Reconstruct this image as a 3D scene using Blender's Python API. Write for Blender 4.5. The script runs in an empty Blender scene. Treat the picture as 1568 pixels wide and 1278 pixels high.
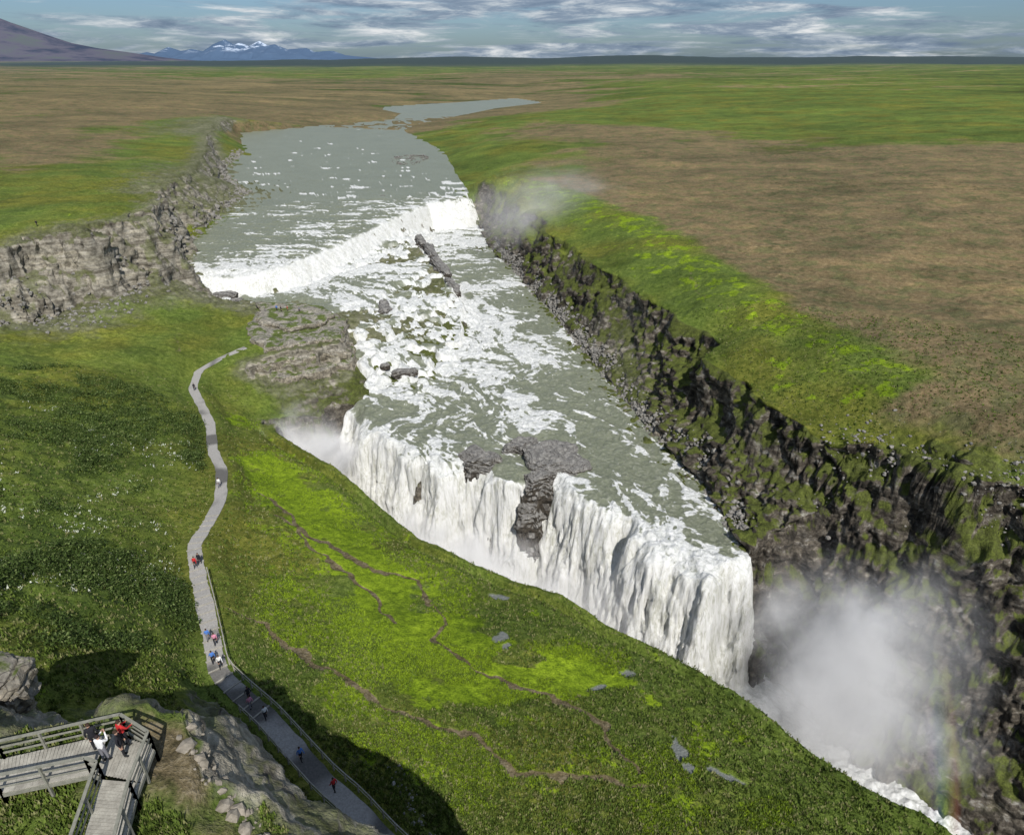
import bpy, bmesh, math, random
import numpy as np
from mathutils import Vector
from mathutils.geometry import delaunay_2d_cdt
random.seed(7); rng=np.random.default_rng(7)
scene=bpy.context.scene
scene.view_settings.view_transform='Standard'; scene.view_settings.look='None'; scene.view_settings.exposure=0

# ------------------------------------------------------------------ noise
def _h(ix,iy,iz):
    h=(ix.astype(np.uint32)*np.uint32(0x27d4eb2d))^(iy.astype(np.uint32)*np.uint32(0x165667b1))^(iz.astype(np.uint32)*np.uint32(0x9e3779b1))
    h^=h>>np.uint32(15); h*=np.uint32(0x85ebca6b); h^=h>>np.uint32(13); h*=np.uint32(0xc2b2ae35); h^=h>>np.uint32(16)
    return h.astype(np.float32)/np.float32(4294967295.0)
def vn(x,y,z=None):
    x=np.asarray(x,dtype=np.float64);y=np.asarray(y,dtype=np.float64)
    xi=np.floor(x);yi=np.floor(y);fx=(x-xi).astype(np.float32);fy=(y-yi).astype(np.float32)
    fx=fx*fx*(3-2*fx);fy=fy*fy*(3-2*fy);xi=xi.astype(np.int64);yi=yi.astype(np.int64)
    if z is None:
        zi=np.zeros_like(xi)
        a=_h(xi,yi,zi);b=_h(xi+1,yi,zi);c=_h(xi,yi+1,zi);d=_h(xi+1,yi+1,zi)
        return (a+(b-a)*fx)*(1-fy)+(c+(d-c)*fx)*fy
    z=np.asarray(z,dtype=np.float64);zi=np.floor(z);fz=(z-zi).astype(np.float32);fz=fz*fz*(3-2*fz);zi=zi.astype(np.int64)
    o=[]
    for k in (0,1):
        a=_h(xi,yi,zi+k);b=_h(xi+1,yi,zi+k);c=_h(xi,yi+1,zi+k);d=_h(xi+1,yi+1,zi+k)
        o.append((a+(b-a)*fx)*(1-fy)+(c+(d-c)*fx)*fy)
    return o[0]*(1-fz)+o[1]*fz
def fbm(x,y,z=None,o=3):
    s=0;a=1;t=0
    for i in range(o):
        k=2.03**i
        s=s+a*vn(x*k+17.3*i,y*k-9.1*i,None if z is None else z*k+3.7*i);t+=a;a*=.5
    return s/t
def sst(a,b,x):
    t=np.clip((x-a)/(b-a),0,1);return t*t*(3-2*t)

# ------------------------------------------------------------------ survey (metres)
def P(s,zs,k='g'):
    xy=[tuple(map(float,q.split(','))) for q in s.split()]
    if not isinstance(zs,(list,tuple)): zs=[zs]*len(xy)
    if len(k)==1: k=k*len(xy)
    return [(x,y,z,kk) for (x,y),z,kk in zip(xy,zs,k)]
BR=P("50.8,1124.8 -21,981.8 -63.5,846 -95.9,741.1 -101.1,671.2 -70.6,579.7 -48.5,509.3 -33.3,413.3 -24.3,360.1 -19.4,331.7 -15,322 -8.6,275.2 0.2,243.9 12.3,196.5 19.8,161.4 24.2,143.5 27.8,124.1 31.7,112.9 34.8,102.4 36,93.7 35.7,83.3",[4,4,3.5,3.2,3,3,3,3,3,3]+[-8]*11,'bbbbbggggr'+'r'*11)
RS=P("-12,332 -6,319.4 7.7,260.8 19.4,206.4 30.8,175.1 38.6,140.2 41.1,114 45,100.7 51.5,90.3 58.7,83.2 61.6,77.3 67.7,73.3 85,50 105,20 130,-30",[9,8,8,8,8,8,8,8,8,9,10,10,10,10,10],'gggggggggrrrrrr')
RM=P("16,206 28.7,157.1 35.7,123.5 40.1,102.3 45.2,93.3 51.2,85.3 59.3,79.5 63.5,70.7 76,52 92,20 110,-30",[0,0,0,0,-1,0,0,0,-5,-5,-5],'r')
RP=P("-7,338 5,309 22,274 39,233 48,176 53,140 58,113.8 62.8,99.6 66,94 68,88 73,82 100,70 125,30 150,-30",[12,13,13,13.5,14,14,14,14,14,14,14,14,14,14],'mmmmmmmmbbbbbb')
RPB=[(x+14,y+6,z,'b') for x,y,z,k in RP[1:7]]
RI=P("-10,462 57,542 10,687 105,361 103,206 185,250 122,157 87.6,105.4 194,518 317,447 162,843 200,354 377,690",[13,14,13,14,15,17,15,15,16,22,16,18,24],'gbgbbbbbgggbg')
LB=P("7,1267 -84,1125 -137,1073 -177,1025 -169,955 -135,882 -131,797 -197,720 -247,652 -191,509 -173,424 -153,379 -128,335 -125,297 -117,261 -114,234 -105,214 -95,197 -88,191 -79,183 -63,180 -48,174 -43,166 -38,150 -34.5,135.9",[4,4,4,4,4,4,3.5,3,3,3,3,3,3,3,3,3,3,2.5,-1,-1,-1.5,-2,-3.5,-6,-8],'bbbbbbbbbgrrrrggrrrrrrrrr')
LT=P("-255,654 -221,524 -173,404 -145,315 -128,249 -101,187 -107,177 -121,172 -122,157 -150,140",[15,15,15,16,18,21,22,21,19,20],'rrrrrrrrrr')
LC=P("-98,179 -102,167 -104,153 -116,155 -122,150 -140,130",[8,6,4,5,5,7],'rrrrrr')
LI=P("-88,176 -75,160 -79,141 -85.5,120.9 -91.3,108.2 -66.6,102.8 -65.2,83.2 -61.3,66.1 -52.7,79 -48.2,56.5 -47.4,47.7 -41,54.7 -39.4,43.2 -39.1,36.9 -33.2,43.9 -32.6,36.7",[4,.5,3,7,10,5,9,14,5,13,18,10,16,21,12,17],'rgggssssgssssggg')
LP=P("-139,233 -172,233 -199,408 -257,413 -333,471 -329,763 -284,1132 -165,824 -520,860 -140,190",[20,20,15,18,20,14,10,9,22,21],'gggbbbbbbg')
PRT=P("-73,174 -61,172 -47,168 -42.5,160 -40.5,148 -50.5,144.5 -56,141 -62,140",[1.2,1.2,1,.6,.6,.8,.4,-.6],'rrrrrrrr')
PRB=P("-40,146 -50,141 -55.5,137.5 -61,137",[-5.2,-5,-4,-2.5],'rrrr')
PB=P("-43.3,128.6 -52.1,121.9 -60,130.7",[-8,-6,-3.2],'rgg')
RIM=P("-45.6,114.6 -30.6,100 -21.7,89.1 -14.2,80.2 -6,74.3 -0.4,70.9 6.5,66.4 12.6,60.6 21,55 25.8,49 29.5,44 33.3,38.7 38.2,35.4 46,24 55,8 62,-30",[-5,-4,-4,-3,-3,-3,-2,-2,-2,-1,-1,0,0,0,0,0],'g')
FI=P("-54.1,117.7 -43.1,96.8 -27.8,80.8 -33.4,69.7 -24.8,56 -15.1,63.3 -6.2,54 8.2,50.3 7.2,41.1 -10.9,39 0.9,32.8 18.3,35.5 20.7,44 10,24 25,12 30,-10",[-3,-2,-1,2,4,0,1,0,2,5,3,1,0,5,4,4],'lllgmlllmmmmmggg')
CE=P("-90,34 -60,30 -45,27 -32,25.5 -24.9,21.8 -19.4,22.2 -17.9,22.5 -16.4,22.7 -14.5,20.6 -13.6,19.9 -11.9,19.5 -9.5,17.7 -5.5,15.7 0,12 6,5 10,-30",[33,32,30,29,31.3,31.8,31.8,31.5,31,30,29.5,29,28.5,28,28,28],'ggrrrrrrrrrrrrrr')  # unseen near end of the edge widened so its shadow covers the path
CM=P("-25,24.9 -19.5,25.2 -16,25.0 -13.4,22.8 -10.9,21.0 -8.2,19.9 -4,18.0 1,14.6",[27,28,27.5,27,26.5,26,25.5,25],'rrrrrrrr')  # hidden bulge below the edge, added to throw cliff shadow onto the path
CBN=P("-90,46 -60,40 -45,36 -35,32.5 -27,29 -23,27.5 -19,27.8 -15.5,27.7 -12.5,25 -9,22.4 -3.5,19.9 2,16.6 9,8 14,-30",[27,25,23,20,18,15,13,11,10,9,8,8,8,8],'ggggrrrrrrrrgg')
DI=P("-14.5,16.5 -11.5,15.5 -12,10 -8,12 -6,0 -22,14 -20,6 -18,20.8 -30,16 -20,-30 -29.5,24 -27,22 -14.3,19 -15.6,20.6 -15.2,13",[31.5,30.2,30.5,29.2,29,31.9,31.9,31.8,31.9,32,29,31,31.4,31.6,31.7],'gddddggdggrrddg')
PATH=P("16,8 6,18.5 -3,24.2 -9.6,29.3 -12.6,32.1 -15.1,33.9 -18.4,36.9 -21.9,40.1 -25.1,42.5 -28.3,45.1 -30.8,49.7 -33.7,54.9 -37.4,61.3 -40.6,67.4 -41.3,73.5 -42.9,81 -46.6,90.6 -51.4,98.4 -56.4,109.5 -62,118.6 -67.4,127.1 -70.1,136.6 -67,143 -63,147",[8,8,8,8,8,8,8,8,8,8,7.5,7,6,5.5,4.5,3,2,1,0,-.5,-1,-1.2,-.6,.2],'g')
GB=P("41,77 46,68 52,60 60,52 70,38 80,20 90,-10 95,-30",-31,'r')
OUT=P("-150,60 -150,-60 -400,0 -400,250 -650,500 -1000,1500 -2500,3000 -6000,8000 -90,70 -70,-60 200,50 400,-50 400,150 600,400 1000,800 1500,2000 3000,3000 6000,8000 300,1500 0,2000 -500,2500 0,4500 -1500,5000 2000,5000 200,-60 220,150",
  [26,32,34,25,24,20,28,44,22,32,17,22,19,24,28,32,42,54,22,15,14,26,20,32,15,16],'gggggbbbggggbggggggbggggbb')
RDG=P("-3500,6900 -1500,6500 -500,6500 300,6400 1000,6200 2000,6100 3000,6000 5000,6000 8000,5500",[50,75,100,82,112,84,98,80,90],'s')
RDB=P("-3500,5600 -1500,5500 1000,5400 5000,5200 8000,4800",[30,30,40,44,48],'s')
FAR=P("-80000,-60 80000,-60 80000,60000 -80000,60000 0,9000 -5000,12000 7000,11000 0,30000 30000,20000 -30000,20000",[50,50,57,57,50,50,54,57,56,54],'bggbgggggg')

# ---- water control points (x,y,z,foam)
def WQ(L,f):
    if not isinstance(f,(list,tuple)): f=[f]*len(L)
    return [(a[0],a[1],a[2],ff) for a,ff in zip(L,f)]
WBR=WQ(BR,[.0]*7+[.1,.25,.75,1,.9,.35,.35,.4,.4,.35,.3,.3,.35,.55])
WLB=WQ(LB,[.0]*9+[.1,.2,.25,.3,.3,.3,.3,.35,.85,.95,.5,.3,.8,.95,.95,.8])
L1=WQ(P("-92,199.5 -77,202 -71,210 -61,238 -49,279 -38,312",[2.8,3,3,3,3,3]),[.75,.75,.75,.75,.7,.65])
L1B=WQ([(x+a,y+b,zz,'g') for (x,y,z,f),(a,b),zz in zip(L1,[(2,-5),(2,-5),(4,-4),(5,-3),(4,-2),(3,-5)],[-1.2,-2.4,-2.6,-2.0,-1.6,-7.5])],1.0)
L1C=WQ(P("-80,192 -70,193 -60,203 -49,230 -41,262",[-1.8,-2.5,-2.8,-2.4,-2.2]),[.45,.45,.7,.85,.95])
RC=WQ(P("-32,301 -20,312 -24,290 -33,285",[-8,-8,-8,-7.5]),1.0)
RGW=WQ(P("-35,251 -27,229 -19,205",[-1.4,-2.2,-3.2]),[.9,.85,.8])
RGB=WQ(P("-29,262 -26,248 -20.5,229 -14.0,207",-8),[.85,.7,.65,.75])
L2C=WQ(P("-41,165 -32,168 -25,182 -19,200",[-3.4,-3.4,-3.4,-3.6]),[.95,.9,.9,.9])
L2M=WQ(P("-36,150 -27,151 -20,163 -16,182",[-5.8,-5.8,-5.6,-5.5]),[1,.95,.95,.95])
L2B=WQ(P("-9.5,188.8 -11.3,168.2 -14.3,147.2 -21.7,139.2 -31.5,138",-8),[.95,1,1,.95,.8])
MS=WQ(P("-54.9,177.2 -43.6,190 -38,206 -55,190",[-2.6,-2.9,-2.7,-2.6]),[.25,.75,.85,.4])
MID=WQ(P("4,190 6,165 8,140 16,118 22,103 28,92 -3,130 -22,128 -12,118 0,112 -5,235 -10,262 -60,330 -80,270 -75,240 -90,230 -60,400 -90,450 -120,560 -170,650 -100,880 10,1170 -50,1055 -110,1000 -135,960 -100,925 -20,1120 -150,1010",[-8]*12+[3]*9+[3.9]*7),[.5,.6,.52,.38,.4,.42,.6,.65,.5,.4,.45,.6,.48,.46,.48,.48,.4,.36,.26,.1,.0]+[0]*7)
LCR=[(-34.5,133.3),(-24.2,115.9),(-17.1,111.4),(-10.6,109.7),(-6.1,108),(.7,103.5),(7.9,102.9),(13.4,97.6),(19.4,91.5),(23.6,84.9),(28.1,81.7),(31.4,79),(35.5,79.5)]
OFF=[(-1.1,-1.2),(-.85,-.62)]+[(-.55,-.83)]*9+[(-.4,-.9),(-.25,-.9)]
WC=[(x,y,-8,.8) for x,y in LCR]
WC0=[(x+2,y+3,-7.7,.4) for x,y in LCR[1:-1]]
WC1=[(x+a*2.0,y+b*2.0,-10,1.0) for (x,y),(a,b) in zip(LCR,OFF)]
WC2=[(x+a*4.6,y+b*4.6,-18.5,1.0) for (x,y),(a,b) in zip(LCR,OFF)]
WC3=[(x+a*8.0,y+b*8.0,-29.5,1.0) for (x,y),(a,b) in zip(LCR,OFF)]
WGN=[(x+1.2,y+1.6,-30,1.0) for x,y,z,k in RIM]
WGF=[(x,y,-30,.95) for x,y,z,k in GB]+[(x+5,y+4,-30,.95) for x,y,z,k in GB]
WGM=[(8,80,-30,1.),(-15,96,-30,1.),(30,64,-30,1.)]

# ------------------------------------------------------------------ TIN
def tin(lines,pts):
    V=[];E=[];D=[]
    for L in lines:
        s=len(V)
        for q in L: V.append(Vector((q[0],q[1])));D.append(q)
        E+= [(i,i+1) for i in range(s,len(V)-1)]
    for q in pts: V.append(Vector((q[0],q[1])));D.append(q)
    v,e,f,ov,oe,of=delaunay_2d_cdt(V,E,[],0,1e-4)
    A=np.array([(q[0],q[1]) for q in D]);src=[]
    for i,c in enumerate(v):
        src.append(ov[i][0] if ov[i] else int(np.argmin((A[:,0]-c[0])**2+(A[:,1]-c[1])**2)))
    return [(c[0],c[1]) for c in v],f,[D[i] for i in src]
azm=math.radians(60);NA=1180
az=np.linspace(-azm,azm,NA)
r=np.concatenate([np.geomspace(11,42,160,endpoint=False),np.geomspace(42,330,830,endpoint=False),np.geomspace(330,60000,330)])
NR=len(r);RR=np.broadcast_to(r[:,None],(NR,NA))
X=r[:,None]*np.sin(az)[None,:];Y=r[:,None]*np.cos(az)[None,:]
def polydist(L,xs,ys):
    bd=np.full(xs.shape,1e9);bz=np.zeros(xs.shape)
    for a,b in zip(L[:-1],L[1:]):
        dx,dy=b[0]-a[0],b[1]-a[1];t=np.clip(((xs-a[0])*dx+(ys-a[1])*dy)/(dx*dx+dy*dy),0,1)
        d=np.hypot(xs-a[0]-t*dx,ys-a[1]-t*dy);m=d<bd;bd=np.where(m,d,bd);bz=np.where(m,a[2]+t*(b[2]-a[2]),bz)
    return bd,bz
jr=slice(0,int(np.searchsorted(r,175)))
# irregular brinks: warp the survey a little around the falls and along the right canyon rim
XW,YW=X.copy(),Y.copy()
ld,_=polydist([(x-2,y-3,0) for x,y in LCR],X[jr],Y[jr]);wk=sst(13,6,ld)
XW[jr]+=(fbm(X[jr]/7,Y[jr]/7,o=3)-.5)*7*wk;YW[jr]+=(fbm(X[jr]/7+40,Y[jr]/7,o=3)-.5)*9*wk
j3=slice(0,int(np.searchsorted(r,380)))
rd2,_=polydist([(q[0]+3,q[1]+2,0) for q in RS],X[j3],Y[j3]);wk=sst(11,3,rd2)
XW[j3]+=(fbm(X[j3]/11+7,Y[j3]/11,o=3)-.5)*13*wk;YW[j3]+=(fbm(X[j3]/11+70,Y[j3]/11,o=3)-.5)*9*wk
ld2,_=polydist([(q[0],q[1],0) for q in LT[4:]]+[(-104,160,0)],X[j3],Y[j3]);wk=sst(16,5,ld2)
XW[j3]+=(fbm(X[j3]/9+3,Y[j3]/9+9,o=3)-.5)*13*wk;YW[j3]+=(fbm(X[j3]/9+90,Y[j3]/9,o=3)-.5)*16*wk
def evaltin(T,chans):
    vs,fs,D=T
    vals=np.array([chans(d) for d in D],dtype=np.float64);C=vals.shape[1]
    out=np.full((C,NR,NA),np.nan,dtype=np.float32);V=np.array(vs)
    for f in fs:
        p=V[list(f)][:3];w=vals[list(f)][:3]
        a=np.arctan2(p[:,0],p[:,1]);rr=np.hypot(p[:,0],p[:,1])
        if np.ptp(a)>math.pi: i0,i1,j0,j1=0,NA,0,NR
        else:
            rm=1e18
            for k in range(3):
                s=p[k];d=p[(k+1)%3]-s;t=np.clip(-(s@d)/(d@d+1e-12),0,1);rm=min(rm,np.hypot(*(s+t*d)))
            pad=9 if rm<390 else 0
            j0=max(0,np.searchsorted(r,rm-pad)-1);j1=min(NR,np.searchsorted(r,rr.max()+pad)+1)
            pa=pad/max(rm,10)
            i0=max(0,np.searchsorted(az,a.min()-pa)-1);i1=min(NA,np.searchsorted(az,a.max()+pa)+1)
        if i1<=i0 or j1<=j0: continue
        xs=XW[j0:j1,i0:i1];ys=YW[j0:j1,i0:i1];(x0,y0),(x1,y1),(x2,y2)=p
        den=(y1-y2)*(x0-x2)+(x2-x1)*(y0-y2)
        if abs(den)<1e-9: continue
        l0=((y1-y2)*(xs-x2)+(x2-x1)*(ys-y2))/den;l1=((y2-y0)*(xs-x2)+(x0-x2)*(ys-y2))/den;l2=1-l0-l1
        m=(l0>=-1e-6)&(l1>=-1e-6)&(l2>=-1e-6)
        if not m.any(): continue
        for c in range(C):
            o=out[c,j0:j1,i0:i1];o[m]=(l0*w[0,c]+l1*w[1,c]+l2*w[2,c])[m]
    return out
KW={'g':(0,0,0,0,0),'b':(1,0,0,0,0),'r':(0,1,0,0,0),'l':(0,0,1,0,0),'s':(0,0,0,1,0),'d':(0,0,0,0,1),'m':(0,0,.45,0,0)}
def gch(d): return (d[2],)+KW[d[3]]
def dn(L,dz,dx=0,dy=0,k='r'): return [(q[0]+dx,q[1]+dy,q[2]+dz,k) for q in L]
GW=[(x+1.6,y+2.6,-32,'r') for x,y,z,k in RIM]
gl=[BR,RS,RM,RP,LB,LT,LC,PRT,PRB,RIM,CE,CM,CBN,PATH,GB,RDG,RDB,GW,dn(WC,-1.6,.5,.8),dn(WC3,-3.5,.6,1.0),dn(L1,-1.4,.5,1),dn(L1B,-2.2,1,-.5)]
gp=RI+RPB+LI+LP+PB+FI+DI+OUT+FAR+dn(L1C,-1.0)+dn(RC,-2)+dn(RGW,-.8)+dn(RGB,-1.5)+dn(L2C,-1.4)+dn(L2M,-1.5)+dn(L2B,-1.5)+dn(MS,-1.4)+dn(MID,-2)+dn(WGM,-3)
G=evaltin(tin(gl,gp),gch)
for a in G: a[np.isnan(a)]=0
Z=G[0];brown,rock,lush,shrub,dirt=[G[i] for i in range(1,6)]
W=evaltin(tin([WBR,WLB,WC,WC3,L1,L1B],L1C+RC+RGW+RGB+L2C+L2M+L2B+MS+MID+WC0+WC1+WC2+WGN+WGF+WGM),lambda d:(d[2],d[3]))
Wz,Wf=W[0],W[1]
Wz[(X>38.5)&(Wz>-29.2)&(Y<90)]=np.nan
def blur(a,k,n=2):
    a=a.astype(np.float64)
    for _ in range(n):
        for ax in (0,1):
            pad=[(0,0),(0,0)];pad[ax]=(k+1,k)
            c=np.cumsum(np.pad(a,pad,mode='edge'),axis=ax)
            a=(c[2*k+1:]-c[:-2*k-1])/(2*k+1) if ax==0 else (c[:,2*k+1:]-c[:,:-2*k-1])/(2*k+1)
    return a
def slope(Z):
    dr=np.gradient(Z,axis=0)/np.gradient(r)[:,None];da=np.gradient(Z,axis=1)/(r[:,None]*(az[1]-az[0]))
    return np.hypot(dr,da)
sl0=slope(Z)
steep=np.clip(blur((sl0>.75).astype(float),7,2)*5,0,1)
inriv=(Wz>Z-.3)
keep=np.maximum(steep,np.clip(blur(inriv.astype(float),5,1)*3,0,1))
nearb=blur(Z,10,3);farb=blur(Z,2,2);fw=sst(350,500,RR);sm_=nearb*(1-fw)+farb*fw
Z=Z*keep+sm_*(1-keep)
for a in (brown,rock,lush,shrub,dirt): a[:]=blur(a,7,2)*(1-fw)+a*fw
und=(fbm(X/14,Y/14,o=3)-.5)*1.8*np.clip(RR/60,.3,1)+(fbm(X/90+5,Y/90,o=2)-.5)*3*sst(120,400,RR)+(fbm(X/400+5,Y/400,o=3)-.5)*18*sst(600,2500,RR)*sst(45000,9000,RR)
bankm=1-np.clip(blur(inriv.astype(float),6,2)*4,0,1)
Z=Z+und*bankm*(1-.6*steep)
Z=Z+((fbm(X/1.1,Y/1.1,o=2)-.5)*.34+(fbm(X/3.3,Y/3.3,o=2)-.5)*.5)*bankm*(RR<900)
Z=Z+shrub*(fbm(X/2.2+9,Y/2.2,o=2)-.4)*1.5*(RR<900)
pd,pz=polydist(PATH,X[jr],Y[jr])
w=sst(4.2,1.2,pd);Z[jr]=Z[jr]*(1-w)+pz*w
TR=[P("-31.6,54.4 -25.2,52.6 -19.2,48.6 -15.6,45.8 -11.8,44.6 -5.2,41.8 0.9,37.8 12.9,37.9",0),P("-34.1,79.5 -28.5,76.4 -21.6,70.7 -12.5,68 -8.3,59.9 -9.4,55.8 -3.1,50.3 4.5,47 9.5,44 12,39.2",0),P("-39.8,87.6 -32.7,80.8 -26.9,70.9 -18.6,64.6 -14.2,57.9",0),P("-88,176 -84,160 -80,150 -76,141",0),P("44,150 46,176 36,215",0)]
wx=(fbm(X[jr]/3.5,Y[jr]/3.5,o=3)-.5)*3.2;wy=(fbm(X[jr]/3.5+50,Y[jr]/3.5,o=3)-.5)*3.2
tm=np.zeros_like(pd)
for i,t in enumerate(TR):
    d,_=polydist(t,X[jr]+wx,Y[jr]+wy);tm=np.maximum(tm,sst(.6,.12,d+.5*(fbm(X[jr]*.7,Y[jr]*.7,o=2)-.5))*(1 if i<3 else .5))
Z[jr]-=tm*.12
trail=np.zeros_like(Z);trail[jr]=tm*.8
bog=sst(.55,.66,fbm(X/8+31,Y/4.5,o=4))*sst(72,55,Y)*sst(-22,-5,X)*sst(42,32,X)*(RR<120)
pond=np.zeros_like(Z)
for (cx,cy,a,b,ang) in [(-1.6,66.1,1.5,.4,0),(-1.2,57.2,1.2,.7,.9),(-.6,55.6,.8,.5,.2),(16.4,42.5,.7,1.2,.1),(16.9,40.6,.5,.7,0),(20.1,39.8,1.6,.28,-.5),(9.3,50.3,1.2,.3,.4),(13,53,1.0,.35,0)]:
    dx=X-cx;dy=Y-cy;near=(np.abs(dx)<4)&(np.abs(dy)<4)
    u=(dx*math.cos(ang)+dy*math.sin(ang))/a;v=(-dx*math.sin(ang)+dy*math.cos(ang))/b
    q=np.zeros_like(Z);q[near]=sst(1.15,.95,(np.hypot(u,v)[near]+1.5*(fbm(X[near]/.7,Y[near]/.7,o=2)-.5)))
    if near.any():
        zc=Z[near][np.argmin((dx**2+dy**2)[near])]-.15;Z=Z*(1-q)+zc*q
    pond=np.maximum(pond,q)
Zg=Z.copy()
def gz(x,y,F=None):
    F=Zg if F is None else F
    a=np.arctan2(x,y);rr=np.hypot(x,y)
    fi=np.interp(a,az,np.arange(NA));fj=np.interp(rr,r,np.arange(NR))
    i=np.clip(fi.astype(int),0,NA-2);j=np.clip(fj.astype(int),0,NR-2);u=fi-i;v=fj-j
    return (F[j,i]*(1-u)+F[j,i+1]*u)*(1-v)+(F[j+1,i]*(1-u)+F[j+1,i+1]*u)*v

# ------------------------------------------------------------------ cliffs
def normals(Px,Py,Pz):
    ax,bx=np.gradient(Px,axis=0),np.gradient(Px,axis=1);ay,by=np.gradient(Py,axis=0),np.gradient(Py,axis=1);azz,bz=np.gradient(Pz,axis=0),np.gradient(Pz,axis=1)
    nx=ay*bz-azz*by;ny=azz*bx-ax*bz;nz=ax*by-ay*bx
    s=np.sign(nz);s[s==0]=1;l=np.sqrt(nx*nx+ny*ny+nz*nz)+1e-12
    return nx/l*s,ny/l*s,nz/l*s
Zs=blur(Z,2,1);nx,ny,nz=normals(X,Y,Zs)
sl=np.sqrt(1-np.clip(nz,0,1)**2)/np.maximum(nz,.05)
rk=np.clip(sst(.75,1.5,sl)+sst(.25,.8,sl)*np.clip(rock,0,1)*.9,0,1)*(RR<900)
rk=np.where(Wz>Z+.2,rk*.3,rk)
rd_,_=polydist(RIM,X[jr],Y[jr]);rk[jr]*=1-.9*sst(4.5,3.0,rd_)*(Z[jr]>-14)
rk*=1-.93*(sst(-26,-31,X)*sst(33,37,Y)*sst(120,110,Y))
PX,PY,PZ=X.copy(),Y.copy(),Z.copy()
m=(rk>.03)
x,y,z=X[m],Y[m],Z[m]
patch=.22+.95*sst(.40,.60,fbm(x/11+3,y/11,z/9,3))
big=fbm(x/9,y/9,z/8,4)-.5
col=np.abs(fbm(x/2.3,y/2.3,z/9,3)-.5)*2
st=(z/2.6+fbm(x/10,y/10,o=3)*3.4);stf=st-np.floor(st);strat=sst(0,.3,stf)*(1-sst(.8,1,stf))
blk=np.floor(fbm(x/2.2+3,y/2.2,z/2.0,3)*7)/7-.5
fine=fbm(x/.7,y/.7,z/.7,3)-.5
leftm=sst(0,-20,x)
disp=(big*6.5+((col-.25)*3.0+strat*(.25+.6*leftm)+blk*3.4)*patch+fine*1.1)*rk[m]*np.where((y<40)&(x<8),.5,1)
PX[m]+=disp*nx[m];PY[m]+=disp*ny[m];PZ[m]+=disp*nz[m]*.7
patchF=np.zeros_like(Z);patchF[m]=patch
rub=np.clip(rock,0,1)*(1-rk)*(RR<400)
PZ+=rub*np.maximum(fbm(X/1.3,Y/1.3,o=3)-.48,0)*2.4

def gridmesh(name,PX,PY,PZ,vmask=None,attrs={}):
    idx=np.arange(NR*NA).reshape(NR,NA)
    q=np.stack([idx[:-1,:-1],idx[:-1,1:],idx[1:,1:],idx[1:,:-1]],-1).reshape(-1,4)[:, ::-1]
    if vmask is not None:
        vm=vmask.ravel();q=q[vm[q].all(1)]
        used=np.zeros(NR*NA,bool);used[q.ravel()]=True;remap=np.cumsum(used)-1;q=remap[q]
    else: used=np.ones(NR*NA,bool)
    co=np.stack([PX,PY,PZ],-1).reshape(-1,3)[used].astype(np.float32)
    me=bpy.data.meshes.new(name);me.vertices.add(len(co));me.vertices.foreach_set('co',co.ravel())
    me.loops.add(len(q)*4);me.loops.foreach_set('vertex_index',q.ravel().astype(np.int32))
    me.polygons.add(len(q));me.polygons.foreach_set('loop_start',np.arange(0,len(q)*4,4,dtype=np.int32))
    me.polygons.foreach_set('use_smooth',np.ones(len(q),bool));me.update(calc_edges=True)
    for n,chs in attrs.items():
        a=me.attributes.new(n,'FLOAT_COLOR','POINT')
        d=np.stack([np.nan_to_num(c).ravel()[used] for c in chs],-1).astype(np.float32);a.data.foreach_set('color',d.ravel())
    ob=bpy.data.objects.new(name,me);scene.collection.objects.link(ob);return ob
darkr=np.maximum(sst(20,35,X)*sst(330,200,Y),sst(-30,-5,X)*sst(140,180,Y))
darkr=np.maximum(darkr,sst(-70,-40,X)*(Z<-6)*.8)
far=sst(500,9000,RR)
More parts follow.
